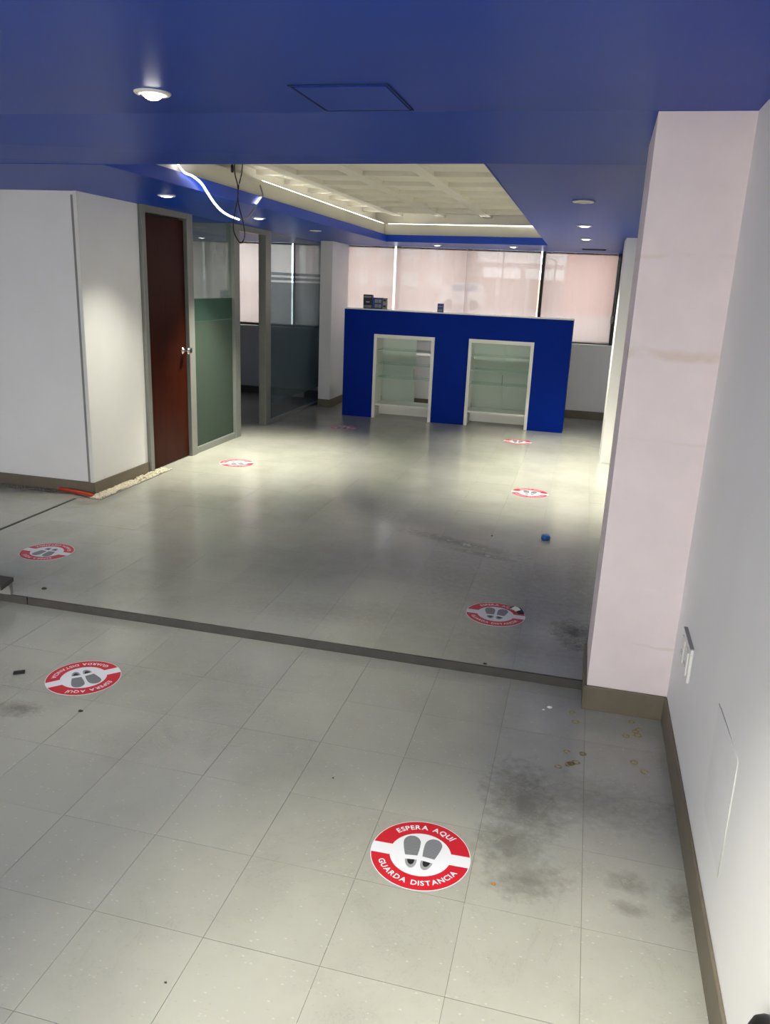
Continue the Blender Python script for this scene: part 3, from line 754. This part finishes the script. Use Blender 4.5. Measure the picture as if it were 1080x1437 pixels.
pebbles('gravel_strip', [(-4.2, 2.70, -3.12, 2.745)], 700, M['pebble_shade'], 'gravel along the foot of the left wall, darkened for shade')
pe = MB().box((-2.712, 2.645, ZU-.001), (-2.707, 3.66, ZU+.006)).box((-2.90, 2.645, ZU-.001), (-2.712, 2.65, ZU+.006)).build('trim_4', M['grey']); setp(pe, 'thin edging strip beside the white pebbles', kind=STRUCT)
cd = MB().tube(bez([(-3.10, 2.735, ZU+.020), (-3.03, 2.728, ZU+.023), (-2.95, 2.712, ZU+.021), (-2.86, 2.692, ZU+.020), (-2.79, 2.675, ZU+.019)], 8), .012, 10).build('conduit', M['conduit'], None, True)
setp(cd, 'orange-red conduit lying on the gravel at the white corner', 'conduit')
bc = empty('bottle_cap', (.34, 2.905, ZU)); setp(bc, 'blue plastic cap lying on the floor', 'cap')
MB().lathe([(.026, 0), (.027, .004), (.027, .024), (.025, .029), (.012, .031)], (.34, 2.905, ZU), n=24).build('cap_body', M['bluecap'], bc, True)
for k in range(16):
    a = 2*math.pi*k/16; x, y = .34+.0272*math.cos(a), 2.905+.0272*math.sin(a)
    MB().tube([(x, y, ZU+.004), (x, y, ZU+.022)], .0018, 5).build('grip_rib', M['bluecap'], bc)
bk = empty('plastic_clip', (-1.625, .407, 0)); setp(bk, 'small flat black plastic piece on the floor at left', 'clip')
_q = Matrix.Rotation(math.radians(35), 3, 'Z')
def rbox(c, d, bev): 
    m = MB().box((-d[0], -d[1], 0), (d[0], d[1], d[2]), bev); m.v = [_q@v+Vector(c) for v in m.v]; return m
rbox((-1.625, .407, .0005), (.022, .013, .006), .002).build('clip_body', M['black'], bk)
rbox((-1.625, .407, .006), (.015, .004, .0035), .001).build('clip_ridge', M['dark'], bk)
# glue rings on the tiles in front of the pillar
for k, (x, y) in enumerate([(.561, .802), (.575, .735), (.784, .803), (.809, .752), (.803, .711), (.76, .691), (.549, .517), (.605, .52), (.582, .459), (.558, .437), (.523, .413), (.781, .523), (.813, .473), (.566, .445), (.795, .735)]):
    r = random.uniform(.0095, .0125); n = 20; vs = []; fs = []
    for i in range(n):
        a = 2*math.pi*i/n; w = .0028+.001*math.sin(3*a+k)
        vs += [((r+w)*math.cos(a), (r+w)*math.sin(a), .0004), ((r-w)*math.cos(a), (r-w)*math.sin(a), .0004)]
    m = n if k % 3 else n-4
    for i in range(m): j = (i+1) % n; fs.append((2*i, 2*j, 2*j+1, 2*i+1))
    link('glue_ring', mesh_data('glue_ring', vs, fs, M['glue']), fl, (x-fl.location.x, y-fl.location.y, .0004-fl.location.z))
def scrap(name, x, y, z, s, mat, label, cat):
    bm = bmesh.new(); bmesh.ops.create_icosphere(bm, subdivisions=2, radius=1)
    for v in bm.verts:
        v.co *= random.uniform(.7, 1.15); v.co = Vector((v.co.x*s, v.co.y*s*.7, max(-.3, v.co.z)*s*.45))
    mz = min(v.co.z for v in bm.verts)
    for v in bm.verts: v.co += Vector((x, y, z-mz))
    o = MB().bm(bm).build(name, mat); setp(o, label, cat)
scrap('paper_scrap', .474, .814, 0, .010, M['paper'], 'larger white paper scrap beside the front pillar', 'scrap')
scrap('paper_scrap', .451, .789, 0, .005, M['paper'], 'tiny white paper scrap beside the larger one', 'scrap')
scrap('dirt_crumb', -1.221, .227, 0, .010, M['crumb'], 'brown crumb below the upside-down front sticker', 'crumb')
scrap('dirt_crumb', -2.04, 1.131, ZU, .014, M['crumb'], 'dark crumb on the raised floor beside the step end', 'crumb')
scrap('dirt_crumb', .188, 1.03, ZU, .009, M['crumb'], 'dark crumb lying at the step edge', 'crumb')
scrap('dirt_crumb', .002, 2.851, ZU, .008, M['crumb'], 'dark crumb left of the blue cap', 'crumb')
scrap('orange_crumb', .372, -.215, 0, .007, M['orange'], 'orange crumb right of the nearest sticker', 'crumb')
scrap('dirt_crumb', -.328, -.755, 0, .004, M['crumb'], 'tiny dark crumb near the bottom edge of the photo', 'crumb')
scrap('dirt_crumb', -.198, .116, 0, .004, M['crumb'], 'tiny dark crumb on the front floor centre', 'crumb')

# ------------------------------------------------------------------ street seen through the blinds
gr = MB().box((-160, YB+.25, -.45), (160, 260, -.25)).build('ground_outside', M['street']); setp(gr, 'pale street outside the windows', kind=STRUCT)
gf = MB().box((-160, -160, -.45), (160, YF-.25, -.25)).build('ground_front', M['street']); setp(gf, 'pale pavement outside the shop front', kind=STRUCT)
def building(x0, x1, y0, z1, mat, label, wins, wm):
    b = empty('street_building', ((x0+x1)/2, y0, -.25)); setp(b, label, 'building')
    MB().box((x0, y0, -.25), (x1, y0+10, z1)).build('facade', mat, b)
    MB().box((x0-.2, y0-.2, z1), (x1+.2, y0+10.2, z1+.4)).build('parapet', mat, b)
    for (a, c, d, e) in wins:
        w = MB().box((a, y0-.06, d), (c, y0+.02, e)).build('window_surround', wm, b)
        MB().box((a+.15, y0-.07, d+.15), (c-.15, y0-.05, e-.15)).build('pane', M['white_out'], w)
    return b
building(-24, -10.3, 66, 7.6, M['beige_out'], 'beige building outside behind the left blinds', [(-19.6+k*2.2, -18.2+k*2.2, z, z+1.2) for k in range(4) for z in (1.2, 3.4, 5.2)], M['white_out'])
building(-1.7, 16, 63, 12, M['pink_out'], 'salmon pink building outside behind the right blind', [], M['white_out'])
lw = empty('street_wall', (-6, 70, -.25)); setp(lw, 'low cream wall outside behind the middle blinds', 'wall')
MB().box((-10.2, 70, -.25), (-1.8, 70.4, 2.15)).build('wall_body', M['cream_out'], lw)
MB().box((-10.3, 69.9, 2.15), (-1.7, 70.5, 2.3)).build('coping', M['cream_out'], lw)
for x in (-7.6, -5.0): MB().box((x-.15, 69.85, -.25), (x+.15, 70.0, 2.4)).build('pier', M['white_out'], lw)
van = empty('parked_van', (-9.3, 62, -.25)); setp(van, 'white van parked outside behind the middle blind', 'van')
MB().add([(-11, 61, .1), (-7.6, 61, .1), (-7.6, 62.8, .1), (-11, 62.8, .1), (-11, 61, .95), (-7.6, 61, .95), (-7.6, 62.8, .95), (-11, 62.8, .95),
          (-10.2, 61.1, 1.75), (-7.9, 61.1, 1.75), (-7.9, 62.7, 1.75), (-10.2, 62.7, 1.75)],
         [(0,3,2,1),(0,1,5,4),(1,2,6,5),(2,3,7,6),(3,0,4,7),(4,5,9,8),(5,6,10,9),(6,7,11,10),(7,4,8,11),(8,9,10,11)]).build('van_body', M['white_out'], van)
MB().box((-10.1, 61.02, 1.0), (-8.1, 61.1, 1.6)).build('side_window', M['carglass'], van)
for x in (-10.3, -8.3): MB().lathe([(.36, -.12), (.36, .12)], (x, 61.1, .11), 'y', 18).build('wheel', M['black'], van)
for x, y, h_, lb in ((-2.35, 60, 3.6, 'thin street pole outside beside the pink building'), (-6.6, 64, 7, 'taller street pole outside behind the middle blinds')):
    po = empty('street_pole', (x, y, -.25)); setp(po, lb, 'pole')
    MB().tube([(x, y, -.25), (x, y, h_)], .07, 8).build('pole_shaft', M['alu'], po)
    MB().tube([(x, y, h_), (x-.9, y, h_+.15)], .04, 6).build('lamp_arm', M['alu'], po)
fb = empty('footbridge', (-6, 75, -.25)); setp(fb, 'pale footbridge deck outside crossing behind the middle blinds', 'bridge')
MB().box((-10.2, 75, 3.3), (-1.8, 77, 3.7)).build('bridge_deck', M['white_out'], fb)
for x in (-10, -6, -2.0): MB().box((x-.2, 75.5, -.25), (x+.2, 76.5, 3.3)).build('bridge_leg', M['white_out'], fb)
